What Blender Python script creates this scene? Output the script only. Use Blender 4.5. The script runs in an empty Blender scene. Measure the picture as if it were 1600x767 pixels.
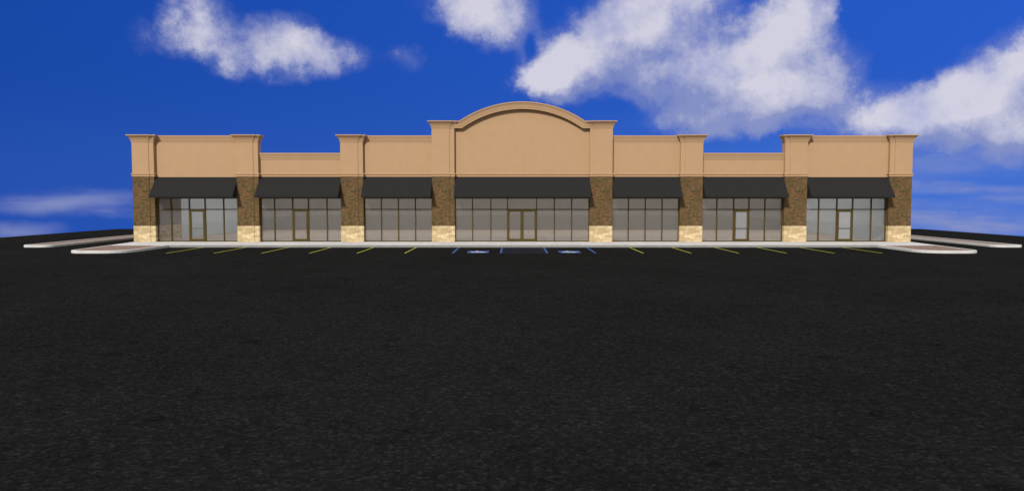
import bpy, math, random
random.seed(7)
F = 0.3048                      # everything is laid out in feet
sc = bpy.context.scene
col = sc.collection
PI = math.pi

# ------------------------------------------------------------------ helpers
class MB:
    def __init__(s): s.v = []; s.f = []
    def add(s, vs, fs):
        b = len(s.v); s.v += vs; s.f += [tuple(b + i for i in f) for f in fs]; return s
    def box(s, x0, x1, y0, y1, z0, z1):
        vs = [(x0,y0,z0),(x1,y0,z0),(x1,y1,z0),(x0,y1,z0),(x0,y0,z1),(x1,y0,z1),(x1,y1,z1),(x0,y1,z1)]
        return s.add(vs, [(3,2,1,0),(4,5,6,7),(0,1,5,4),(1,2,6,5),(2,3,7,6),(3,0,4,7)])
    def loft(s, loops, cap=True, close=True):
        n = len(loops[0]); vs = [p for l in loops for p in l]; fs = []
        for k in range(len(loops) - 1):
            for i in range(n if close else n - 1):
                j = (i + 1) % n
                fs.append((k*n+i, k*n+j, (k+1)*n+j, (k+1)*n+i))
        if cap:
            fs.append(tuple(reversed(range(n)))); fs.append(tuple((len(loops)-1)*n + i for i in range(n)))
        return s.add(vs, fs)
    def rings(s, x0, x1, y0, y1, prof):
        # stacked rectangles stepping out to the left, right and front by the profile's offsets
        return s.loft([[(x0-o,y0-o,z),(x1+o,y0-o,z),(x1+o,y1,z),(x0-o,y1,z)] for o, z in prof])
    def run(s, x0, x1, y0, yb, prof):
        # a straight moulding along x, profile of (offset towards the front, height)
        l = [(y0-o, z) for o, z in prof] + [(yb, prof[-1][1]), (yb, prof[0][1])]
        return s.loft([[(x, y, z) for y, z in l] for x in (x0, x1)])
    def poly(s, pts, z0, z1):
        return s.loft([[(x, y, z) for x, y in pts] for z in (z0, z1)])
    def sheet(s, pts, z): return s.add([(x, y, z) for x, y in pts], [tuple(range(len(pts)))])
    def build(s, name, mat, parent=None, bevel=0, smooth=False, loc=(0,0,0)):
        me = bpy.data.meshes.new(name)
        me.from_pydata([(a*F, b*F, c*F) for a, b, c in s.v], [], s.f)
        import bmesh
        bm = bmesh.new(); bm.from_mesh(me); bmesh.ops.recalc_face_normals(bm, faces=bm.faces); bm.to_mesh(me); bm.free()
        o = bpy.data.objects.new(name, me); col.objects.link(o)
        me.materials.append(mat)
        if parent: o.parent = parent
        o.location = tuple(c*F for c in loc)
        if bevel:
            m = o.modifiers.new('bevel', 'BEVEL'); m.width = bevel*F; m.segments = 2; m.limit_method = 'ANGLE'
        if smooth: me.shade_smooth()
        return o

def tag(o, label=None, cat=None, group=None, kind=None):
    if label: o['label'] = label
    if cat: o['category'] = cat
    if group: o['group'] = group
    if kind: o['kind'] = kind
    return o

def new_mat(name):
    m = bpy.data.materials.new(name); m.use_nodes = True
    nt = m.node_tree; b = nt.nodes['Principled BSDF']
    return m, nt, b
def N(nt, t, **kw):
    n = nt.nodes.new(t)
    for k, v in kw.items():
        if k in n.inputs: n.inputs[k].default_value = v
        else: setattr(n, k, v)
    return n
def ramp(nt, stops, fac):
    r = nt.nodes.new('ShaderNodeValToRGB'); e = r.color_ramp.elements
    while len(e) < len(stops): e.new(0.5)
    for el, (p, c) in zip(e, stops): el.position = p; el.color = (*c, 1)
    nt.links.new(fac, r.inputs[0]); return r
def mix(nt, blend, fac, a, b):
    m = nt.nodes.new('ShaderNodeMix'); m.data_type = 'RGBA'; m.blend_type = blend
    for i, v in ((0, fac), (6, a), (7, b)):
        if hasattr(v, 'is_output'): nt.links.new(v, m.inputs[i])
        elif i == 0: m.inputs[0].default_value = v
        else: m.inputs[i].default_value = (*v, 1)
    return m.outputs[2]
def bump(nt, b, height, strength, dist):
    n = N(nt, 'ShaderNodeBump', Strength=strength, Distance=dist)
    nt.links.new(height, n.inputs['Height']); nt.links.new(n.outputs[0], b.inputs['Normal'])
def noise(nt, vec, scale, detail=4, rough=.5):
    n = N(nt, 'ShaderNodeTexNoise', Scale=scale, Detail=detail, Roughness=rough)
    nt.links.new(vec, n.inputs['Vector']); return n.outputs[0]
def coord(nt): return nt.nodes.new('ShaderNodeTexCoord').outputs['Object']
def wallcoord(nt):
    # (x + y, z): works on both front faces and returns
    s = nt.nodes.new('ShaderNodeSeparateXYZ'); nt.links.new(coord(nt), s.inputs[0])
    a = N(nt, 'ShaderNodeMath', operation='ADD'); nt.links.new(s.outputs[0], a.inputs[0]); nt.links.new(s.outputs[1], a.inputs[1])
    c = nt.nodes.new('ShaderNodeCombineXYZ'); nt.links.new(a.outputs[0], c.inputs[0]); nt.links.new(s.outputs[2], c.inputs[1])
    return c.outputs[0]

def m_plain(name, c, rough=.8, var=.12, scale=3, spec=.3):
    m, nt, b = new_mat(name)
    n = noise(nt, coord(nt), scale, 5, .6)
    r = ramp(nt, [(.25, tuple(x*(1-var) for x in c)), (.75, tuple(x*(1+var) for x in c))], n)
    nt.links.new(r.outputs[0], b.inputs['Base Color'])
    b.inputs['Roughness'].default_value = rough; b.inputs['Specular IOR Level'].default_value = spec
    return m

# stucco: warm tan, blotchy trowel marks drawn slightly upright
def m_stucco():
    m, nt, b = new_mat('stucco')
    mp = N(nt, 'ShaderNodeMapping'); mp.inputs['Scale'].default_value = (1, 1, .6); nt.links.new(coord(nt), mp.inputs[0])
    n1 = noise(nt, mp.outputs[0], 2.2, 6, .62); n2 = noise(nt, coord(nt), 18, 4, .7)
    c = STUCCO
    r = ramp(nt, [(.3, tuple(x*.965 for x in c)), (.7, tuple(x*1.035 for x in c))], n1)
    r2 = ramp(nt, [(.3, (.95,.95,.95)), (.7, (1,1,1))], n2)
    nt.links.new(mix(nt, 'MULTIPLY', 1.0, r.outputs[0], r2.outputs[0]), b.inputs['Base Color'])
    bump(nt, b, n2, .25, .01); b.inputs['Roughness'].default_value = .9; b.inputs['Specular IOR Level'].default_value = .15
    return m
STUCCO = (.428, .272, .152)

def m_brick(name='brick', dim=1.0, cols=None):
    m, nt, b = new_mat(name)
    v = wallcoord(nt)
    c1, c2, mo = cols or ((.13,.071,.036), (.05,.042,.017), (.145,.125,.078))
    t = N(nt, 'ShaderNodeTexBrick', Scale=1.0)
    t.inputs['Color1'].default_value = (*[x*dim for x in c1], 1); t.inputs['Color2'].default_value = (*[x*dim for x in c2], 1)
    t.inputs['Mortar'].default_value = (*[x*dim for x in mo], 1)
    t.inputs['Brick Width'].default_value = .20; t.inputs['Row Height'].default_value = .067
    t.inputs['Mortar Size'].default_value = .0065; t.inputs['Mortar Smooth'].default_value = .2; t.inputs['Bias'].default_value = -.1
    nt.links.new(v, t.inputs['Vector'])
    # clumps of olive and of red among the bricks
    vo = N(nt, 'ShaderNodeMapping'); vo.inputs['Scale'].default_value = (1/.20, 1/.067, 1); nt.links.new(v, vo.inputs[0])
    w = N(nt, 'ShaderNodeTexVoronoi', Scale=1.3); nt.links.new(vo.outputs[0], w.inputs['Vector'])
    sp = nt.nodes.new('ShaderNodeSeparateColor'); nt.links.new(w.outputs['Color'], sp.inputs[0])
    r = ramp(nt, [(.0, (.50,.60,.42)), (.35, (1.05,1.05,.95)), (.62, (1.0,.86,.72)), (.85, (1.6,1.4,1.15)), (1., (1.7,1.0,.7))], sp.outputs[0])
    nt.links.new(mix(nt, 'MULTIPLY', .8 if not cols else .12, t.outputs[0], r.outputs[0]), b.inputs['Base Color'])
    bump(nt, b, t.outputs['Fac'], -.5, .008); b.inputs['Roughness'].default_value = .9; b.inputs['Specular IOR Level'].default_value = .1
    return m

def m_stone():
    m, nt, b = new_mat('stone')
    v = wallcoord(nt)
    t = N(nt, 'ShaderNodeTexBrick', Scale=1.0, offset_frequency=3, squash=.62, squash_frequency=2)
    t.offset = .37
    t.inputs['Color1'].default_value = (.62,.50,.32,1); t.inputs['Color2'].default_value = (.46,.355,.20,1)
    t.inputs['Mortar'].default_value = (.30,.20,.09,1)
    t.inputs['Brick Width'].default_value = .42; t.inputs['Row Height'].default_value = .158
    t.inputs['Mortar Size'].default_value = .008; t.inputs['Mortar Smooth'].default_value = .3
    nt.links.new(v, t.inputs['Vector'])
    vm = N(nt, 'ShaderNodeMapping'); vm.inputs['Scale'].default_value = (1.9, 5.2, 1); nt.links.new(v, vm.inputs[0])
    w = N(nt, 'ShaderNodeTexVoronoi', Scale=1.0, distance='CHEBYCHEV'); nt.links.new(vm.outputs[0], w.inputs['Vector'])
    sp = nt.nodes.new('ShaderNodeSeparateColor'); nt.links.new(w.outputs['Color'], sp.inputs[0])
    r = ramp(nt, [(0, (.80,.74,.62)), (.4, (.95,.93,.88)), (.75, (1.05,1.03,1.0)), (1, (1.28,1.26,1.2))], sp.outputs[0])
    nt.links.new(mix(nt, 'MULTIPLY', 1.0, t.outputs[0], r.outputs[0]), b.inputs['Base Color'])
    bump(nt, b, t.outputs['Fac'], -.6, .02); b.inputs['Roughness'].default_value = .85; b.inputs['Specular IOR Level'].default_value = .15
    return m

def m_concrete():
    m, nt, b = new_mat('pale_concrete'); c = coord(nt)
    mp = N(nt, 'ShaderNodeMapping'); mp.inputs['Location'].default_value = (.76, 0, 0); nt.links.new(c, mp.inputs[0])
    t = N(nt, 'ShaderNodeTexBrick', Scale=1.0); t.offset = 0
    t.inputs['Color1'].default_value = (.59,.58,.575,1); t.inputs['Color2'].default_value = (.53,.52,.515,1); t.inputs['Mortar'].default_value = (.25,.24,.23,1)
    t.inputs['Brick Width'].default_value = 1.52; t.inputs['Row Height'].default_value = 1.98; t.inputs['Mortar Size'].default_value = .008
    nt.links.new(mp.outputs[0], t.inputs['Vector'])
    n = noise(nt, c, 2.2, 6, .65); r = ramp(nt, [(.3, (.86,.855,.84)), (.6, (1.03,1.03,1.03))], n)
    nt.links.new(mix(nt, 'MULTIPLY', 1.0, t.outputs[0], r.outputs[0]), b.inputs['Base Color'])
    b.inputs['Roughness'].default_value = .9; b.inputs['Specular IOR Level'].default_value = .15
    return m

def m_asphalt():
    m, nt, b = new_mat('asphalt')
    c = coord(nt)
    v = N(nt, 'ShaderNodeTexVoronoi', Scale=19.0); nt.links.new(c, v.inputs['Vector'])
    sp = nt.nodes.new('ShaderNodeSeparateColor'); nt.links.new(v.outputs['Color'], sp.inputs[0])
    n1 = noise(nt, c, 38, 5, .8); n2 = noise(nt, c, 1.1, 6, .7); n3 = noise(nt, c, .16, 4, .6)
    g = .0132
    r = ramp(nt, [(0, (g*.68,g*.67,g*.63)), (.55, (g*.93,g*.935,g*.9)), (.85, (g*1.2,g*1.2,g*1.15)), (1, (g*1.8,g*1.8,g*1.74))], sp.outputs[0])
    r1 = ramp(nt, [(.34, (.5,)*3), (.62, (1.35,)*3)], n1)
    r2 = ramp(nt, [(.3, (.55,)*3), (.42, (.95,)*3), (.7, (1.08,)*3)], n2)
    r3 = ramp(nt, [(.35, (.90,)*3), (.65, (1.08,)*3)], n3)
    a = mix(nt, 'MULTIPLY', 1.0, r.outputs[0], r1.outputs[0]); a = mix(nt, 'MULTIPLY', .8, a, r2.outputs[0]); a = mix(nt, 'MULTIPLY', 1.0, a, r3.outputs[0])
    # scattered dark oil spots and tar smears, each with a ragged outline
    wv = N(nt, 'ShaderNodeTexNoise', Scale=3.5, Detail=4); nt.links.new(c, wv.inputs['Vector'])
    ws = N(nt, 'ShaderNodeVectorMath', operation='SCALE'); nt.links.new(wv.outputs[1], ws.inputs[0]); ws.inputs['Scale'].default_value = .7
    wa = N(nt, 'ShaderNodeVectorMath', operation='ADD'); nt.links.new(c, wa.inputs[0]); nt.links.new(ws.outputs[0], wa.inputs[1])
    sv = N(nt, 'ShaderNodeTexVoronoi', Scale=.42); nt.links.new(wa.outputs[0], sv.inputs['Vector'])
    rs = ramp(nt, [(.05, (.5,)*3), (.13, (1,)*3)], sv.outputs['Distance'])
    a = mix(nt, 'MULTIPLY', .75, a, rs.outputs[0])
    nt.links.new(a, b.inputs['Base Color'])
    bump(nt, b, n1, .5, .02)
    b.inputs['Roughness'].default_value = .95; b.inputs['Specular IOR Level'].default_value = 0
    return m

def m_glass(name='tinted_glass', haze=.16, c=(.22,.22,.23)):
    m, nt, b = new_mat(name); nt.nodes.remove(b)
    out = nt.nodes['Material Output']
    tr = N(nt, 'ShaderNodeBsdfTransparent'); tr.inputs[0].default_value = (.92,.92,.92,1)
    df = N(nt, 'ShaderNodeBsdfDiffuse'); df.inputs[0].default_value = (*c,1)
    gl = N(nt, 'ShaderNodeBsdfGlossy', Roughness=.02); gl.inputs[0].default_value = (.8,.8,.8,1)
    fr = N(nt, 'ShaderNodeFresnel', IOR=1.45)
    m1 = N(nt, 'ShaderNodeMixShader'); m1.inputs[0].default_value = haze
    nt.links.new(tr.outputs[0], m1.inputs[1]); nt.links.new(df.outputs[0], m1.inputs[2])
    m2 = N(nt, 'ShaderNodeMixShader'); nt.links.new(fr.outputs[0], m2.inputs[0]); nt.links.new(m1.outputs[0], m2.inputs[1]); nt.links.new(gl.outputs[0], m2.inputs[2])
    nt.links.new(m2.outputs[0], out.inputs[0])
    return m
def m_milky():  # made-up roof material, scatters sunlight down into the interior
    m, nt, b = new_mat('added_roof_diffuser'); nt.nodes.remove(b)
    t = N(nt, 'ShaderNodeBsdfTranslucent'); t.inputs[0].default_value = (.95,.93,.88,1)
    nt.links.new(t.outputs[0], nt.nodes['Material Output'].inputs[0]); return m

M = dict(
    stucco=m_stucco(), brick=m_brick(), stone=m_stone(), asphalt=m_asphalt(), glass=m_glass(), pale=m_glass('pale_film_glass', .5, (.34,.34,.355)), milky=m_milky(),
    back=m_brick('grey_block', 1, ((.295,.275,.25), (.27,.252,.23), (.31,.29,.265))),
    concrete=m_concrete(),
    kerb=m_plain('kerb_concrete', (.55,.54,.52), .9, .10, 3.0),
    bed=m_plain('brown_gravel', (.215,.145,.105), .95, .25, 9),
    floor=m_plain('tan_floor', (.47,.40,.335), .8, .05, .5),
    gypsum=m_plain('grey_blue_wall', (.53,.61,.66), .9, .03, .5),
    frame=m_plain('bronze_frame', (.068,.046,.010), .6, .08, 6, .12),
    awning=m_plain('charcoal_awning', (.0185,.0185,.018), .9, .05, 5, .1),
    yellow=m_plain('yellow_paint', (.44,.42,.022), .8, .25, 14),
    blue=m_plain('blue_paint', (.024,.07,.24), .8, .22, 14),
    dimblue=m_plain('worn_blue_paint', (.010,.016,.040), .85, .3, 10),
    white=m_plain('white_paint', (.55,.58,.62), .8, .1, 14),
    metal=m_plain('bar_metal', (.10,.11,.11), .4, .1, 6),
)

# ------------------------------------------------------------------ ground
EX, BY = 138.7, 90.0
g = MB().box(-EX, EX, -330, BY, -1.5, 0)
tag(g.build('parking_lot', M['asphalt']), kind='structure')

def rounded(x0, x1, y0, y1, r0, r1, n=8):
    # outline, anticlockwise from the near left corner (radius r0) to the near right one (radius r1)
    p = []
    for k in range(n + 1):
        a = PI + k/n*PI/2; p.append((x0 + r0 + r0*math.cos(a), y0 + r0 + r0*math.sin(a)))
    for k in range(n + 1):
        a = 1.5*PI + k/n*PI/2; p.append((x1 - r1 + r1*math.cos(a), y0 + r1 + r1*math.sin(a)))
    return p + [(x1, y1), (x0, y1)]

# sidewalk slab under and before the building
sw = MB().poly([(-87.3,-13), (87.3,-13), (88.5,0), (88.5,76), (-88.5,76), (-88.5,0)], -.6, .5)
tag(sw.build('sidewalk', M['concrete'], bevel=.04), kind='structure')

def island(side, label):
    root = bpy.data.objects.new('traffic_island', None); col.objects.link(root)
    tag(root, label, 'traffic island', 'kerbed islands at the ends of the parking row')
    cx = side*80.6; root.location = (cx*F, -22*F, 0)
    def T(pts): return [(side*x - cx, y + 22) for x, y in pts]
    out = rounded(74.9, 86.3, -31.2, -13.02, 5.0, 3.0); inn = rounded(75.5, 85.7, -30.6, -13.6, 4.5, 2.5)
    out[-2:] = [(87.29, -13.02), (74.9, -13.02)]; inn[-2:] = [(86.6, -13.6), (75.5, -13.6)]
    o, i = T(out), T(inn)
    k = MB(); n = len(o)
    loops = [[(x, y, z) for x, y in l] for l, z in ((o, -.02), (o, .43), ([(a*.93+c*.07, b*.93+d*.07) for (a, b), (c, d) in zip(o, i)], .5), (i, .5), (i, .2))]
    k.loft(loops, cap=False); k.build('kerb', M['kerb'], root)
    MB().poly(T(rounded(75.45, 85.75, -30.65, -13.55, 4.55, 2.55)[:-2] + [(86.65, -13.55), (75.45, -13.55)]), .02, .45).build('gravel_bed', M['bed'], root)
island(-1, 'rounded white kerbed island with brown bed beside the left end of the sidewalk')
island(1, 'rounded white kerbed island with brown bed beside the right end of the sidewalk')

def median(side, label):
    root = bpy.data.objects.new('median_strip', None); col.objects.link(root)
    tag(root, label, 'median', 'long kerbed medians beyond the drive')
    cx = side*103; root.location = (cx*F, -13*F, 0)
    out = rounded(99.9, 106, -13, 89, 2.6, 1.2); inn = rounded(100.5, 105.4, -12.4, 88.4, 2.1, .8)
    T = lambda pts: [(side*x - cx, y + 13) for x, y in pts]
    o, i = T(out), T(inn); k = MB()
    k.loft([[(x, y, z) for x, y in l] for l, z in ((o, -.02), (o, .45), ([(a*.9+c*.1, b*.9+d*.1) for (a, b), (c, d) in zip(o, i)], .5), (i, .5), (i, .2))], cap=False)
    k.build('kerb', M['kerb'], root)
    MB().poly(i, .02, .44).build('gravel_bed', M['bed'], root)
median(-1, 'long narrow kerbed median running back past the left side of the building')
median(1, 'long narrow kerbed median running back past the right side of the building')

# ------------------------------------------------------------------ markings
ORD = ['first', 'second', 'third', 'fourth', 'fifth', 'sixth']
line = None
for side, word in ((-1, 'left'), (1, 'right')):
    for k in range(6):
        if line is None:
            line = MB().box(-.115, .115, -8.7, 8.7, -.004, .010).build('parking_line', M['yellow']); o = line
        else:
            o = line.copy(); col.objects.link(o)
        o.location = (side*(22.5 + 9*k)*F, -21.75*F, .002)
        tag(o, 'yellow painted parking line, %s one to the %s of the blue accessible bays' % (ORD[k], word), 'parking line', 'yellow parking stall lines')
bl = None
for x, lab in ((-13.5, 'blue painted line on the outer edge of the left accessible bay'), (-4.4, 'blue painted line between left accessible bay and hatched aisle'),
               (4.4, 'blue painted line between hatched aisle and right accessible bay'), (13.5, 'blue painted line on the outer edge of the right accessible bay')):
    if bl is None:
        bl = MB().box(-.20, .20, -8.7, 8.7, -.004, .010).build('accessible_bay_line', M['blue']); o = bl
    else: o = bl.copy(); col.objects.link(o)
    o.location = (x*F, -21.75*F, .002)
    tag(o, lab, 'parking line', 'blue accessible bay lines')
# hatched aisle: diagonals clipped to the aisle, plus its near end line
h = MB()
X0, X1, Y0, Y1 = -4.14, 4.14, -30.4, -13.1
h.box(X0, X1, Y0 - .0, Y0 + .3, -.004, .010)
c = -6.0
while c < 26:
    # line y = Y0 + c - (x - X0) ... slope -1
    pts = []
    a0, a1 = max(X0, X0 + c - (Y1 - Y0)), min(X1, X0 + c - .35)
    if a1 - a0 > .3:
        w = .16
        q = [(a0, Y0 + c - (a0 - X0) - w), (a1, Y0 + c - (a1 - X0) - w), (a1, Y0 + c - (a1 - X0) + w), (a0, Y0 + c - (a0 - X0) + w)]
        h.poly(q, -.004, .010)
    c += 1.9
o = h.build('aisle_hatching', M['dimblue']); o.location = (0, 0, .002)
tag(o, 'worn dark blue hatching in the aisle between the two accessible bays', 'pavement marking')

def access_symbol(x, label):
    root = bpy.data.objects.new('accessible_symbol', None); col.objects.link(root)
    tag(root, label, 'pavement symbol', 'painted wheelchair symbols')
    root.location = (x*F, -27.0*F, .002)
    MB().box(-2.05, 2.05, -2.7, 2.7, -.004, .012).build('blue_panel', M['blue'], root)
    s = MB()
    def seg(a, b, w):
        dx, dy = b[0]-a[0], b[1]-a[1]; L = math.hypot(dx, dy); nx, ny = -dy/L*w/2, dx/L*w/2
        s.poly([(a[0]-nx, a[1]-ny), (b[0]-nx, b[1]-ny), (b[0]+nx, b[1]+ny), (a[0]+nx, a[1]+ny)], .013, SZ[0]); SZ[0] += .0012
    SZ = [.020]
    s.poly([(-.35 + .33*math.cos(t*PI/8), 1.95 + .38*math.sin(t*PI/8)) for t in range(16)], .013, .019)
    seg((-.35, 1.55), (-.25, -.05), .42); seg((-.3, .75), (.65, .75), .28)
    seg((-.25, -.02), (.75, -.02), .4); seg((.7, .1), (1.15, -1.35), .38); seg((1.1, -1.3), (1.6, -1.15), .32)
    ring = []
    for k in range(19):
        a = math.radians(115 + k*13.5); ring.append((math.cos(a), math.sin(a)))
    ins = [(-.1 + 1.0*cx, -.65 + 1.2*cy) for cx, cy in ring]; out = [(-.1 + 1.32*cx, -.65 + 1.55*cy) for cx, cy in ring]
    for k in range(18):
        s.poly([ins[k], out[k], out[k+1], ins[k+1]], .013, .0185)
    s.build('wheelchair_figure', M['white'], root)
access_symbol(-8.8, 'white wheelchair on a blue square painted in the left accessible bay')
access_symbol(8.8, 'white wheelchair on a blue square painted in the right accessible bay')

# ------------------------------------------------------------------ building
B = bpy.data.objects.new('shopping_center', None); col.objects.link(B)
B.location = (0, 0, .5*F + .002)
tag(B, 'long tan stucco strip mall with brick piers, black awnings and arched center', 'building')

def cprof(top, s=1.0, h=1.62):
    return [(0, top-h), (.10*s, top-h+.04), (.10*s, top-h+.36), (.17*s, top-h+.40), (.26*s, top-h+.68), (.42*s, top-h+.98), (.64*s, top-h+1.22), (.86*s, top-h+1.38), (.88*s, top-h+1.40), (.88*s, top)]
def wprof(top):
    h = 1.5
    return [(0, top-h), (.08, top-h+.04), (.10, top-h+.34), (.16, top-h+.38), (.22, top-h+.7), (.34, top-h+1.1), (.42, top-h+1.2), (.42, top)]
BELT = [(0, 14.72), (.10, 14.76), (.10, 15.16), (.2, 15.22), (.26, 15.34), (.22, 15.46), (0, 15.52)]
YB = 1.2
ST = 3.63
def pier(x0, x1, inner, top):
    # inner = +1 / -1: on which side the narrow set-back strip stands (towards the middle of the building)
    if inner > 0: mx0, mx1, sx0, sx1 = x0, x1 - 1.1, x1 - 1.1, x1
    else: mx0, mx1, sx0, sx1 = x0 + 1.1, x1, x0, x0 + 1.1
    cx = (x0 + x1)/2
    yf, ys = -1.0, -.88
    def two(mb, z0, z1, e=0.0):
        # L-shaped plan in one closed outline
        if inner > 0: pts = [(mx0-e, yf-e), (mx1+e*.3, yf-e), (mx1+e*.3, ys-e), (sx1+e, ys-e), (sx1+e, YB), (mx0-e, YB)]
        else: pts = [(sx0-e, ys-e), (mx0-e*.3, ys-e), (mx0-e*.3, yf-e), (mx1+e, yf-e), (mx1+e, YB), (sx0-e, YB)]
        return mb.poly([(a - cx, b) for a, b in pts], z0, z1)
    p = two(MB(), ST, 14.72).build('pier', M['brick'], B, loc=(cx, 0, 0))
    two(MB(), 0, ST, .05).build('stone_base', M['stone'], p)
    two(MB(), 14.72, top - 1.3).build('stucco_pilaster', M['stucco'], p)
    c = MB(); c.rings(mx0-cx, mx1-cx, yf, YB, cprof(top)); c.rings(sx0-cx, sx1-cx, ys, YB-.02, [(o, z-.02) for o, z in cprof(top, .96)])
    c.build('cornice', M['stucco'], p)
    m = MB(); m.rings(mx0-cx, mx1-cx, yf, YB, BELT); m.rings(sx0-cx, sx1-cx, ys, YB-.02, [(o, z-.01) for o, z in BELT])
    m.build('belt_moulding', M['stucco'], p)
    # a dark sealant joint where brick and stone turn the corner
    return p
PX = [(-88.0,-83.15), (-64.5,-59.6), (-41.0,-35.95), (-20.4,-15.3), (15.3,20.4), (35.75,40.8), (59.35,64.4), (83.0,88.05)]
TOP = [24.1, 24.1, 24.1, 27.2, 27.2, 24.1, 24.1, 24.1]
for (a, b), t in zip(PX, TOP): pier(a, b, 1 if (a + b) < 0 else -1, t)

# wall panels between the piers
def wall_panel(x0, x1, top, belt):
    cx = (x0 + x1)/2; w = (x1 - x0)/2 - .005
    o = MB().box(-w, w, 0, .8, 10.0, top - .35).build('stucco_wall', M['stucco'], B, loc=(cx, 0, 0))
    MB().run(-w, w, 0, .9, wprof(top)).build('cornice', M['stucco'], o)
    if belt: MB().run(-w, w, 0, .3, BELT).build('belt_moulding', M['stucco'], o)
BAY = [(PX[i][1], PX[i+1][0]) for i in range(7)]
for i, (top, belt) in enumerate([(24.0,0), (20.1,1), (24.0,1), (0,0), (24.0,1), (20.1,1), (24.0,0)]):
    if i != 3: wall_panel(*BAY[i], top, belt)

# arched centre
hw = 15.29; ztop = 27.18; rise = 4.3; half = 14.1
R = (half*half + rise*rise)/(2*rise); zc = ztop + rise - R
path = [(-hw, ztop), (-half - .35, ztop)]
a0 = math.asin(half/R); n = 44
for k in range(n + 1):
    a = -a0 + 2*a0*k/n; path.append((R*math.sin(a), zc + R*math.cos(a)))
path += [(half + .35, ztop), (hw, ztop)]
def offs(d):
    res = []
    for i, (x, z) in enumerate(path):
        def nrm(a, b):
            dx, dz = b[0]-a[0], b[1]-a[1]; L = math.hypot(dx, dz); return (dz/L, -dx/L)
        n1 = nrm(path[max(i-1,0)], path[max(i,1)]); n2 = nrm(path[min(i, len(path)-2)], path[min(i+1, len(path)-1)])
        nx, nz = n1[0]+n2[0], n1[1]+n2[1]; L = math.hypot(nx, nz); nx /= L; nz /= L
        m = 1/max(.5, nx*n1[0] + nz*n1[1])
        if i in (0, len(path)-1): nx, nz, m = 0, -1, 1
        res.append((x + nx*d*m, z + nz*d*m))
    return res
wall = MB(); low = offs(.6)
pts = [(-hw, 10.0), (hw, 10.0)] + list(reversed(low))
wall.loft([[(x, y, z) for x, z in pts] for y in (0, .8)])
AW = wall.build('arched_gable_wall', M['stucco'], B)
tag(AW, 'tall arched center wall of tan stucco')
cp = [(1.62, 0.9), (1.60, 1.02), (1.24, 1.04), (1.2, 1.10), (.8, 1.16), (.45, 1.28), (.28, 1.4), (.24, 1.44), (0, 1.44), (0, -.9), (1.62, -.9)]
loops = []
layers = [(offs(d), -f) for d, f in cp]
for i in range(len(path)): loops.append([(l[i][0], y, l[i][1]) for l, y in layers])
MB().loft(loops).build('arched_cornice', M['stucco'], AW)
MB().run(-hw, hw, 0, .3, BELT).build('belt_moulding', M['stucco'], AW)

# awnings: closed ends, short valance, open below
def awning(x0, x1):
    cx = (x0+x1)/2; w = (x1-x0)/2 - .02; t = .09
    P, zt, ze, zv = 3.75, 14.66, 10.42, 9.98
    m = MB()
    prof = [(-.005, zt), (-P, ze), (-P - .03, zv), (-P + .06, zv), (-P + t, ze - .02), (-.005, zt - t*1.6)]
    m.loft([[(x, y, z) for y, z in prof] for x in (-w, w)])
    for s in (-1, 1):
        xs = sorted((s*(w - .01), s*(w - .07)))
        pr = [(-.01, zt - .15), (-P + t*.8, ze - .03), (-P + .07, zv + .01), (-.01, zv + .01)]
        m.loft([[(x, y, z) for y, z in pr] for x in xs])
    return m.build('awning', M['awning'], B, loc=(cx, 0, 0))
for b in BAY: awning(*b)

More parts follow.
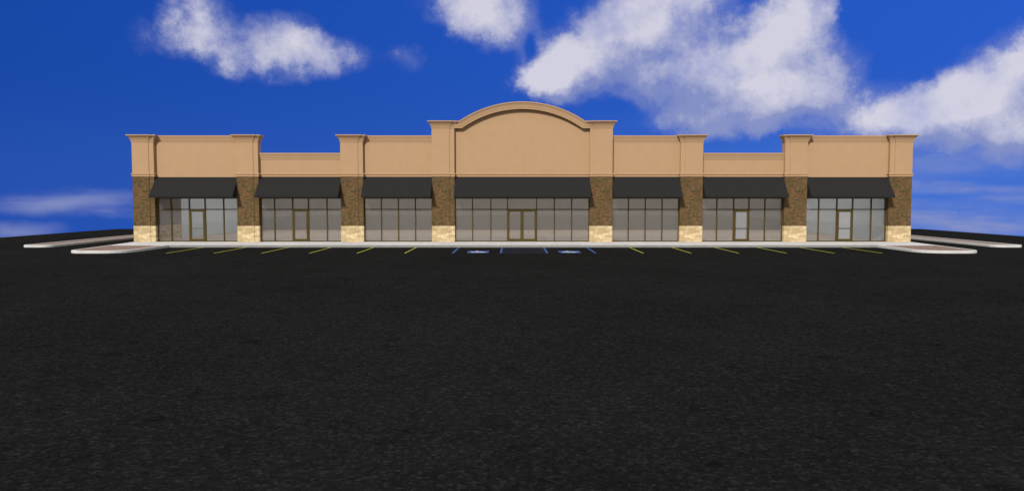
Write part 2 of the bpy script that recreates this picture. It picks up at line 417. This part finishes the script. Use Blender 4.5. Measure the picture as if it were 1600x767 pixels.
# storefronts
FR = .11
def storefront(x0, x1, cuts, door, bar, split=False, film='glass'):
    # cuts: mullion offsets from x0 in feet; door: index of the column with the door
    cx = (x0+x1)/2; xs = [x0] + [x0 + c for c in cuts] + [x1]; xs = [x - cx for x in xs]
    fr = MB(); H = 9.95; TR = 7.25
    y0, y1 = .06, .50
    fr.box(xs[0] + .0, xs[-1], y0, y1, H - .18, H + .04); 
    dx = (xs[door], xs[door+1]) if door is not None else None
    for k, x in enumerate(xs):
        a, b = (x, x + FR*1.6) if k == 0 else ((x - FR*1.6, x) if k == len(xs)-1 else (x - FR, x + FR))
        fr.box(a, b, y0 + .003, y1 - .003, 0, H - .18)
    for k in range(len(xs) - 1):
        a, b = xs[k] + (FR*1.6 if k == 0 else FR), xs[k+1] - (FR*1.6 if k == len(xs)-2 else FR)
        fr.box(a, b, y0 + .02, y1 - .02, TR, TR + .2)
        if k != door: fr.box(a, b, y0 + .01, y1 - .01, 0, .24)
    o = fr.build('storefront_window', M['frame'], B, loc=(cx, 0, 0))
    yg = .34
    for k in range(len(xs) - 1):
        a, b = xs[k] + FR + .003, xs[k+1] - FR - .003
        MB().box(a, b, yg, yg + .03, TR + .203, H - .183).build('pane', M['glass'], o)
        if k != door: MB().box(a, b, yg, yg + .03, .243, TR - .003).build('pane', M['glass'], o)
    if door is None: return
    a, b = xs[door] + FR + .01, xs[door+1] - FR - .01
    leaves = [(a, b)] if not split else [(a, (a+b)/2 - .01), ((a+b)/2 + .01, b)]
    for i, (a, b) in enumerate(leaves):
        c = (a+b)/2; w = (b-a)/2; st = .34
        d = MB(); ya, yb = .0, .30
        d.box(-w, -w + st, ya, yb, .02, TR - .02); d.box(w - st, w, ya, yb, .02, TR - .02)
        d.box(-w + st, w - st, ya + .004, yb - .004, .02, .62); d.box(-w + st, w - st, ya + .004, yb - .004, TR - .42, TR - .02)
        D = d.build('door', M['frame'], B, loc=(cx + c, 0, 0))
        MB().box(-w + st + .002, w - st - .002, .14, .17, .623, TR - .423).build('pane', M[film], D)
        if bar: MB().box(-w + st - .05, w - st + .05, -.12, -.04, 3.02, 3.14).box(-w + st - .05, -w + st + .02, -.12, .0, 3.0, 3.16).box(w - st - .02, w - st + .05, -.12, .0, 3.0, 3.16).build('handle', M['metal'], D)
        else:
            s = (1 if i == 0 else -1)
            MB().box(s*(w - .2) - .04, s*(w - .2) + .04, -.16, -.09, 3.0, 4.1).box(s*(w-.2) - .03, s*(w-.2) + .03, -.1, .0, 3.05, 3.12).box(s*(w-.2) - .03, s*(w-.2) + .03, -.1, .0, 3.98, 4.05).build('handle', M['frame'], D)
q = 1/6.86
A = [22*q, 50.3*q, 75*q, 104*q]
C = [24.7*q, 51*q, 74.8*q, 99.8*q]
def eq(b, n): w = (b[1]-b[0])/n; return [w*k for k in range(1, n)]
storefront(*BAY[0], A, 2, True)
storefront(*BAY[1], A, 2, False)
storefront(*BAY[2], eq(BAY[2], 4), None, False)
storefront(*BAY[3], [27.6*q, 56.2*q, 82.2*q, 127.8*q, 155.6*q, 182.6*q], 3, False, True)
storefront(*BAY[4], eq(BAY[4], 4), None, False)
storefront(*BAY[5], C, 2, True, film='pale')
storefront(*BAY[6], A, 2, True, film='pale')

# shell behind the front: floor, side walls, back wall, roof of milky panels added unseen to spread daylight inside
MB().box(-85.58, 85.58, .56, 70, -.3, .012).build('interior_floor', M['floor'], B)
for s in (-1, 1):
    xs = sorted((s*85.6, s*87.95))
    w = MB().box(xs[0], xs[1], YB + .01, 71.2, 0, 22).build('side_wall', M['stucco'], B)
    xi = sorted((s*85.6, s*85.5))
    MB().box(xi[0], xi[1], 13.0 if s < 0 else YB + .01, 69.98, .012, 15.6).build('wall_lining', M['gypsum'], w)
W = MB().box(-85.49, -83.17, YB + .01, 12.98, 3.63, 15.6).build('wing_wall', M['brick'], B)
MB().box(-85.49, -83.15, YB + .01, 12.99, .012, 3.628).build('stone_base', M['stone'], W)
W = MB().box(-85.58, 85.58, 70, 71.2, 0, 20).build('back_wall', M['back'], B)
rf = MB()
rf.box(-85.55, 85.55, .85, 69.98, 15.7, 15.75)
rf.build('added_diffuser_roof', M['milky'], B)

# ------------------------------------------------------------------ light
sun_to = (-.38, -1.0, .75)
L = math.sqrt(sum(c*c for c in sun_to)); sx, sy, sz = (c/L for c in sun_to)
sd = bpy.data.lights.new('sun', 'SUN'); sd.energy = 3.75; sd.angle = math.radians(.5); sd.color = (1, .965, .90)
so = bpy.data.objects.new('sun', sd); col.objects.link(so)
from mathutils import Vector
so.rotation_euler = Vector((-sx, -sy, -sz)).to_track_quat('-Z', 'Y').to_euler()
so.location = (0, -20, 40)

w = bpy.data.worlds.new('World'); sc.world = w; w.use_nodes = True
w.cycles.sampling_method = 'MANUAL'; w.cycles.sample_map_resolution = 256
nt = w.node_tree; bg = nt.nodes['Background']; bg.inputs[1].default_value = .1
sky = N(nt, 'ShaderNodeTexSky', sky_type='NISHITA', sun_disc=False)
sky.sun_elevation = math.asin(sz); sky.sun_rotation = math.atan2(sx, sy)
D = nt.nodes.new('ShaderNodeTexCoord').outputs['Generated']
def math_(op, a, b=None, c=None, clamp=False):
    n = nt.nodes.new('ShaderNodeMath'); n.operation = op; n.use_clamp = clamp
    for i, v in enumerate((a, b, c)):
        if v is None: continue
        if hasattr(v, 'is_output'): nt.links.new(v, n.inputs[i])
        else: n.inputs[i].default_value = v
    return n.outputs[0]
def maprange(v, a, b, c, d, smooth=True):
    n = nt.nodes.new('ShaderNodeMapRange'); n.interpolation_type = 'SMOOTHSTEP' if smooth else 'LINEAR'
    nt.links.new(v, n.inputs[0])
    for i, x in enumerate((a, b, c, d)): n.inputs[i+1].default_value = x
    return n.outputs[0]
nrm = N(nt, 'ShaderNodeVectorMath', operation='NORMALIZE'); nt.links.new(D, nrm.inputs[0]); D = nrm.outputs[0]
sp = nt.nodes.new('ShaderNodeSeparateXYZ'); nt.links.new(D, sp.inputs[0])
az = math_('ARCTAN2', sp.outputs[0], sp.outputs[1]); el = math_('ARCSINE', sp.outputs[2])
cb = nt.nodes.new('ShaderNodeCombineXYZ'); nt.links.new(az, cb.inputs[0]); nt.links.new(el, cb.inputs[1])
AE = cb.outputs[0]
def nz(scale, detail, rough, sx_=1, sy_=1, off=0, colr=False):
    mp = nt.nodes.new('ShaderNodeMapping'); mp.inputs['Scale'].default_value = (sx_, sx_, sy_); mp.inputs['Location'].default_value = (off, off*.7, off*.3)
    nt.links.new(D, mp.inputs[0])
    n = N(nt, 'ShaderNodeTexNoise', Scale=scale, Detail=detail, Roughness=rough); nt.links.new(mp.outputs[0], n.inputs['Vector'])
    return n.outputs[1 if colr else 0]
# cloud masses as (azimuth, elevation, half width, half height, weight) in radians
def warp(amount, scale, detail, off):
    s = N(nt, 'ShaderNodeVectorMath', operation='SUBTRACT'); nt.links.new(nz(scale, detail, .6, off=off, colr=True), s.inputs[0]); s.inputs[1].default_value = (.5,.5,.5)
    k = N(nt, 'ShaderNodeVectorMath', operation='SCALE'); nt.links.new(s.outputs[0], k.inputs[0]); k.inputs['Scale'].default_value = amount
    return k.outputs[0]
def addv(a, b):
    s = N(nt, 'ShaderNodeVectorMath', operation='ADD'); nt.links.new(a, s.inputs[0]); nt.links.new(b, s.inputs[1]); return s.outputs[0]
P_ = addv(addv(AE, warp(.05, 16, 6, 3.1)), warp(.018, 5, 2, 9.0))
CL = [(0.234, 0.159, 0.0709, 0.0421, 1.3),
      (0.311, 0.149, 0.0754, 0.0396, 1.2),
      (0.304, 0.115, 0.0833, 0.0286, 1.3),
      (0.513, 0.077, 0.0946, 0.0218, 0.9),
      (0.212, 0.1, 0.0478, 0.0163, 0.5),
      (-0.381, 0.217, 0.0358, 0.0324, 0.8),
      (-0.353, 0.192, 0.0549, 0.0312, 0.6),
      (-0.28, 0.196, 0.0476, 0.0288, 1.3),
      (-0.299, 0.171, 0.0607, 0.0239, 0.4),
      (-0.242, 0.177, 0.0667, 0.0259, 0.8),
      (-0.217, 0.17, 0.0286, 0.0195, 0.4),
      (-0.421, 0.185, 0.0449, 0.0258, 0.4),
      (-0.325, 0.179, 0.0709, 0.03, 0.4),
      (-0.257, 0.173, 0.07, 0.0258, 0.4),
      (-0.131, 0.173, 0.0278, 0.0198, 0.5),
      (-0.149, 0.18, 0.0163, 0.0148, 0.2),
      (-0.025, 0.246, 0.055, 0.04, 2.0),
      (0.01, 0.21, 0.0317, 0.0283, 0.7),
      (-0.09, 0.245, 0.0455, 0.0249, 0.5),
      (-0.029, 0.215, 0.05, 0.025, 0.9),
      (0.198, 0.245, 0.0736, 0.049, 2.2),
      (0.127, 0.204, 0.0623, 0.0397, 2.2),
      (0.07, 0.168, 0.0564, 0.0333, 2.4),
      (0.151, 0.182, 0.0895, 0.0494, 2.0),
      (0.219, 0.184, 0.0793, 0.0569, 1.6),
      (0.041, 0.149, 0.0283, 0.0216, 1.5),
      (0.099, 0.15, 0.0825, 0.0249, 1.4),
      (0.171, 0.224, 0.0647, 0.0443, 1.6),
      (0.281, 0.158, 0.0922, 0.0512, 1.4),
      (0.25, 0.132, 0.0859, 0.0436, 1.3),
      (0.211, 0.153, 0.0796, 0.0358, 1.3),
      (0.341, 0.21, 0.0428, 0.0423, 1.7),
      (0.368, 0.165, 0.0521, 0.0528, 1.3),
      (0.31, 0.183, 0.0603, 0.0444, 0.7),
      (0.262, 0.102, 0.0714, 0.0273, 1.7),
      (0.337, 0.124, 0.0815, 0.0346, 1.6),
      (0.388, 0.123, 0.0427, 0.0416, 0.9),
      (0.385, 0.229, 0.0128, 0.0231, 0.9),
      (0.251, 0.096, 0.0547, 0.0178, 0.5),
      (0.356, 0.102, 0.0658, 0.0234, 0.6),
      (0.588, 0.151, 0.0378, 0.0332, 2.2),
      (0.551, 0.13, 0.0421, 0.0326, 1.9),
      (0.524, 0.115, 0.0435, 0.0302, 1.4),
      (0.463, 0.104, 0.0518, 0.0283, 2.0),
      (0.519, 0.084, 0.0877, 0.0347, 2.0),
      (0.584, 0.091, 0.0692, 0.0458, 2.2),
      (0.427, 0.093, 0.0372, 0.0182, 1.0),
      (0.505, 0.106, 0.0445, 0.0291, 1.2),
      (0.562, 0.068, 0.0833, 0.0225, 1.2),
      (0.486, 0.125, 0.0324, 0.0191, 0.4),
      (0.448, 0.077, 0.0608, 0.015, 0.8),
      (0.345, 0.167, 0.0177, 0.0125, -1.1),
      (0.288, 0.197, 0.026, 0.0112, -0.6),
      (0.42, 0.215, 0.0207, 0.0303, -0.5),
      (0.021, 0.191, 0.0117, 0.0167, -0.8)]
WISP = [(-0.496, -0.004, 0.0838, 0.0147, 0.75),
      (-0.552, -0.007, 0.0483, 0.0099, 0.45),
      (-0.47, -0.017, 0.0397, 0.0074, 0.4),
      (-0.571, -0.037, 0.0413, 0.0112, 0.8),
      (0.522, -0.022, 0.0877, 0.0188, 1.1),
      (0.576, -0.027, 0.0527, 0.014, 0.9),
      (0.527, 0.011, 0.0808, 0.0058, 0.75),
      (0.489, 0.018, 0.0519, 0.0044, 0.6),
      (0.576, -0.0, 0.0469, 0.0063, 0.6),
      (0.496, -0.006, 0.0515, 0.0059, 0.5),
      (0.494, 0.052, 0.0515, 0.0293, 0.6),
      (0.551, 0.04, 0.0483, 0.0142, 0.35),
      (0.385, 0.078, 0.0429, 0.0108, 0.3)]
def field(vec, blobs):
    acc = None
    for a, e, ra, re_, wgt in blobs:
        s = N(nt, 'ShaderNodeVectorMath', operation='SUBTRACT'); nt.links.new(vec, s.inputs[0]); s.inputs[1].default_value = (a, e, 0)
        k = N(nt, 'ShaderNodeVectorMath', operation='MULTIPLY'); nt.links.new(s.outputs[0], k.inputs[0]); k.inputs[1].default_value = (1/ra, 1/re_, 0)
        d = N(nt, 'ShaderNodeVectorMath', operation='LENGTH'); nt.links.new(k.outputs[0], d.inputs[0])
        v = maprange(d.outputs['Value'], 0, 1.5, wgt, 0)
        acc = v if acc is None else math_('ADD', acc, v)
    return acc
fld = field(P_, CL)
fbm = nz(11, 9, .62, off=5)
fine = nz(38, 8, .72, off=1.7)
P3 = N(nt, 'ShaderNodeVectorMath', operation='ADD'); nt.links.new(P_, P3.inputs[0]); P3.inputs[1].default_value = (-.016, .030, 0)
fup = field(P3.outputs[0], [b for b in CL if b[4] > .9])
slope = math_('SUBTRACT', fld, fup)
cover = math_('SUBTRACT', 1.0, math_('POWER', 2.718, math_('MULTIPLY', math_('MAXIMUM', fld, 0), -.95)))
nsum = math_('MULTIPLY_ADD', math_('SUBTRACT', fbm, .5), 3.4, math_('MULTIPLY', math_('SUBTRACT', fine, .5), 1.7))
edge = math_('MULTIPLY', math_('MULTIPLY', cover, math_('SUBTRACT', 1.08, cover)), 4)
dens_in = math_('MULTIPLY_ADD', math_('MULTIPLY', nsum, edge), .66, math_('MULTIPLY_ADD', cover, 1.22, -.10))
veil = nz(8.5, 6, .62, off=21)
dens_in = math_('MULTIPLY_ADD', math_('MULTIPLY', slope, cover), .10, dens_in)
dens = maprange(dens_in, .0, 1.05, 0, .97)
dens = math_('MULTIPLY', dens, maprange(math_('ADD', veil, math_('MULTIPLY', cover, .12)), .40, .64, .60, 1))
dens = math_('MAXIMUM', dens, math_('MULTIPLY', maprange(cover, .08, .75, 0, .62), maprange(math_('ADD', veil, math_('MULTIPLY', fine, .4)), .50, .85, .35, 1)))
# thin streaks low in the sky
P2 = addv(addv(AE, warp(.03, 6, 3, 4.2)), warp(.012, 25, 4, 7.7))
wf = field(P2, WISP)
st = nz(7, 7, .6, 1, 6, off=2.2)
strk = math_('MULTIPLY', maprange(wf, .0, 1.0, 0, .85, False), maprange(st, .36, .60, .25, 1))
# the sky behind the camera and overhead: bright cloud added out of view for neutral fill light
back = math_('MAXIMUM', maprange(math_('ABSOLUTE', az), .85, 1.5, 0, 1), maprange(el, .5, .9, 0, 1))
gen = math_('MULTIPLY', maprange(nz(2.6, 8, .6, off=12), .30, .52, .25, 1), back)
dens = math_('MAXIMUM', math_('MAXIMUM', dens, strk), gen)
def mixw(f, a, b):
    m = nt.nodes.new('ShaderNodeMix'); m.data_type = 'RGBA'
    for i, v in ((0, f), (6, a), (7, b)):
        if hasattr(v, 'is_output'): nt.links.new(v, m.inputs[i])
        elif i == 0: m.inputs[0].default_value = v
        else: m.inputs[i].default_value = (*v, 1)
    return m.outputs[2]
blue = mixw(maprange(az, -.65, .6, 0, 1, False), (.005,.055,.37), (.016,.098,.57))
blue = mixw(math_('MULTIPLY', maprange(el, .16, -.03, 0, 1), maprange(az, -.2, .5, .2, 1)), blue, (.052,.165,.66))
# cloud body: bright tops facing the sun, lavender grey beneath
shade = math_('ADD', math_('MULTIPLY_ADD', slope, .45, math_('MULTIPLY', math_('SUBTRACT', cover, .7), .9)), math_('MULTIPLY_ADD', math_('SUBTRACT', veil, .5), 2.2, math_('MULTIPLY_ADD', math_('SUBTRACT', fbm, .5), 1.2, math_('MULTIPLY', math_('SUBTRACT', fine, .5), 1.8))))
cc = mixw(maprange(shade, -.22, 1.05, 0, 1, False), (.26,.30,.56), (.70,.68,.77))
colr = mixw(math_('MULTIPLY', dens, .96), blue, cc)
colr = mixw(math_('MULTIPLY', back, .8), colr, (.74, .725, .69))  # flat neutral tone added over the unseen sky to lift ambient light
ten = N(nt, 'ShaderNodeVectorMath', operation='SCALE'); nt.links.new(colr, ten.inputs[0]); ten.inputs['Scale'].default_value = 10.0
skm = N(nt, 'ShaderNodeVectorMath', operation='MULTIPLY'); nt.links.new(sky.outputs[0], skm.inputs[0]); skm.inputs[1].default_value = (.5, .7, 1)
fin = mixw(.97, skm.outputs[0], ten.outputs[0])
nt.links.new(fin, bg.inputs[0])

# ------------------------------------------------------------------ camera
cd = bpy.data.cameras.new('camera'); cam = bpy.data.objects.new('camera', cd); col.objects.link(cam)
cd.sensor_width = 36; cd.lens = 27.0; cd.clip_start = .1; cd.clip_end = 3000
cam.location = (-2.29*F, -175*F, 10.07*F)
cam.rotation_euler = (math.radians(90 - 3.41), 0, 0)
sc.camera = cam
sc.render.engine = 'CYCLES'
sc.view_settings.view_transform = 'Standard'; sc.view_settings.look = 'None'; sc.view_settings.exposure = 0; sc.view_settings.gamma = 1
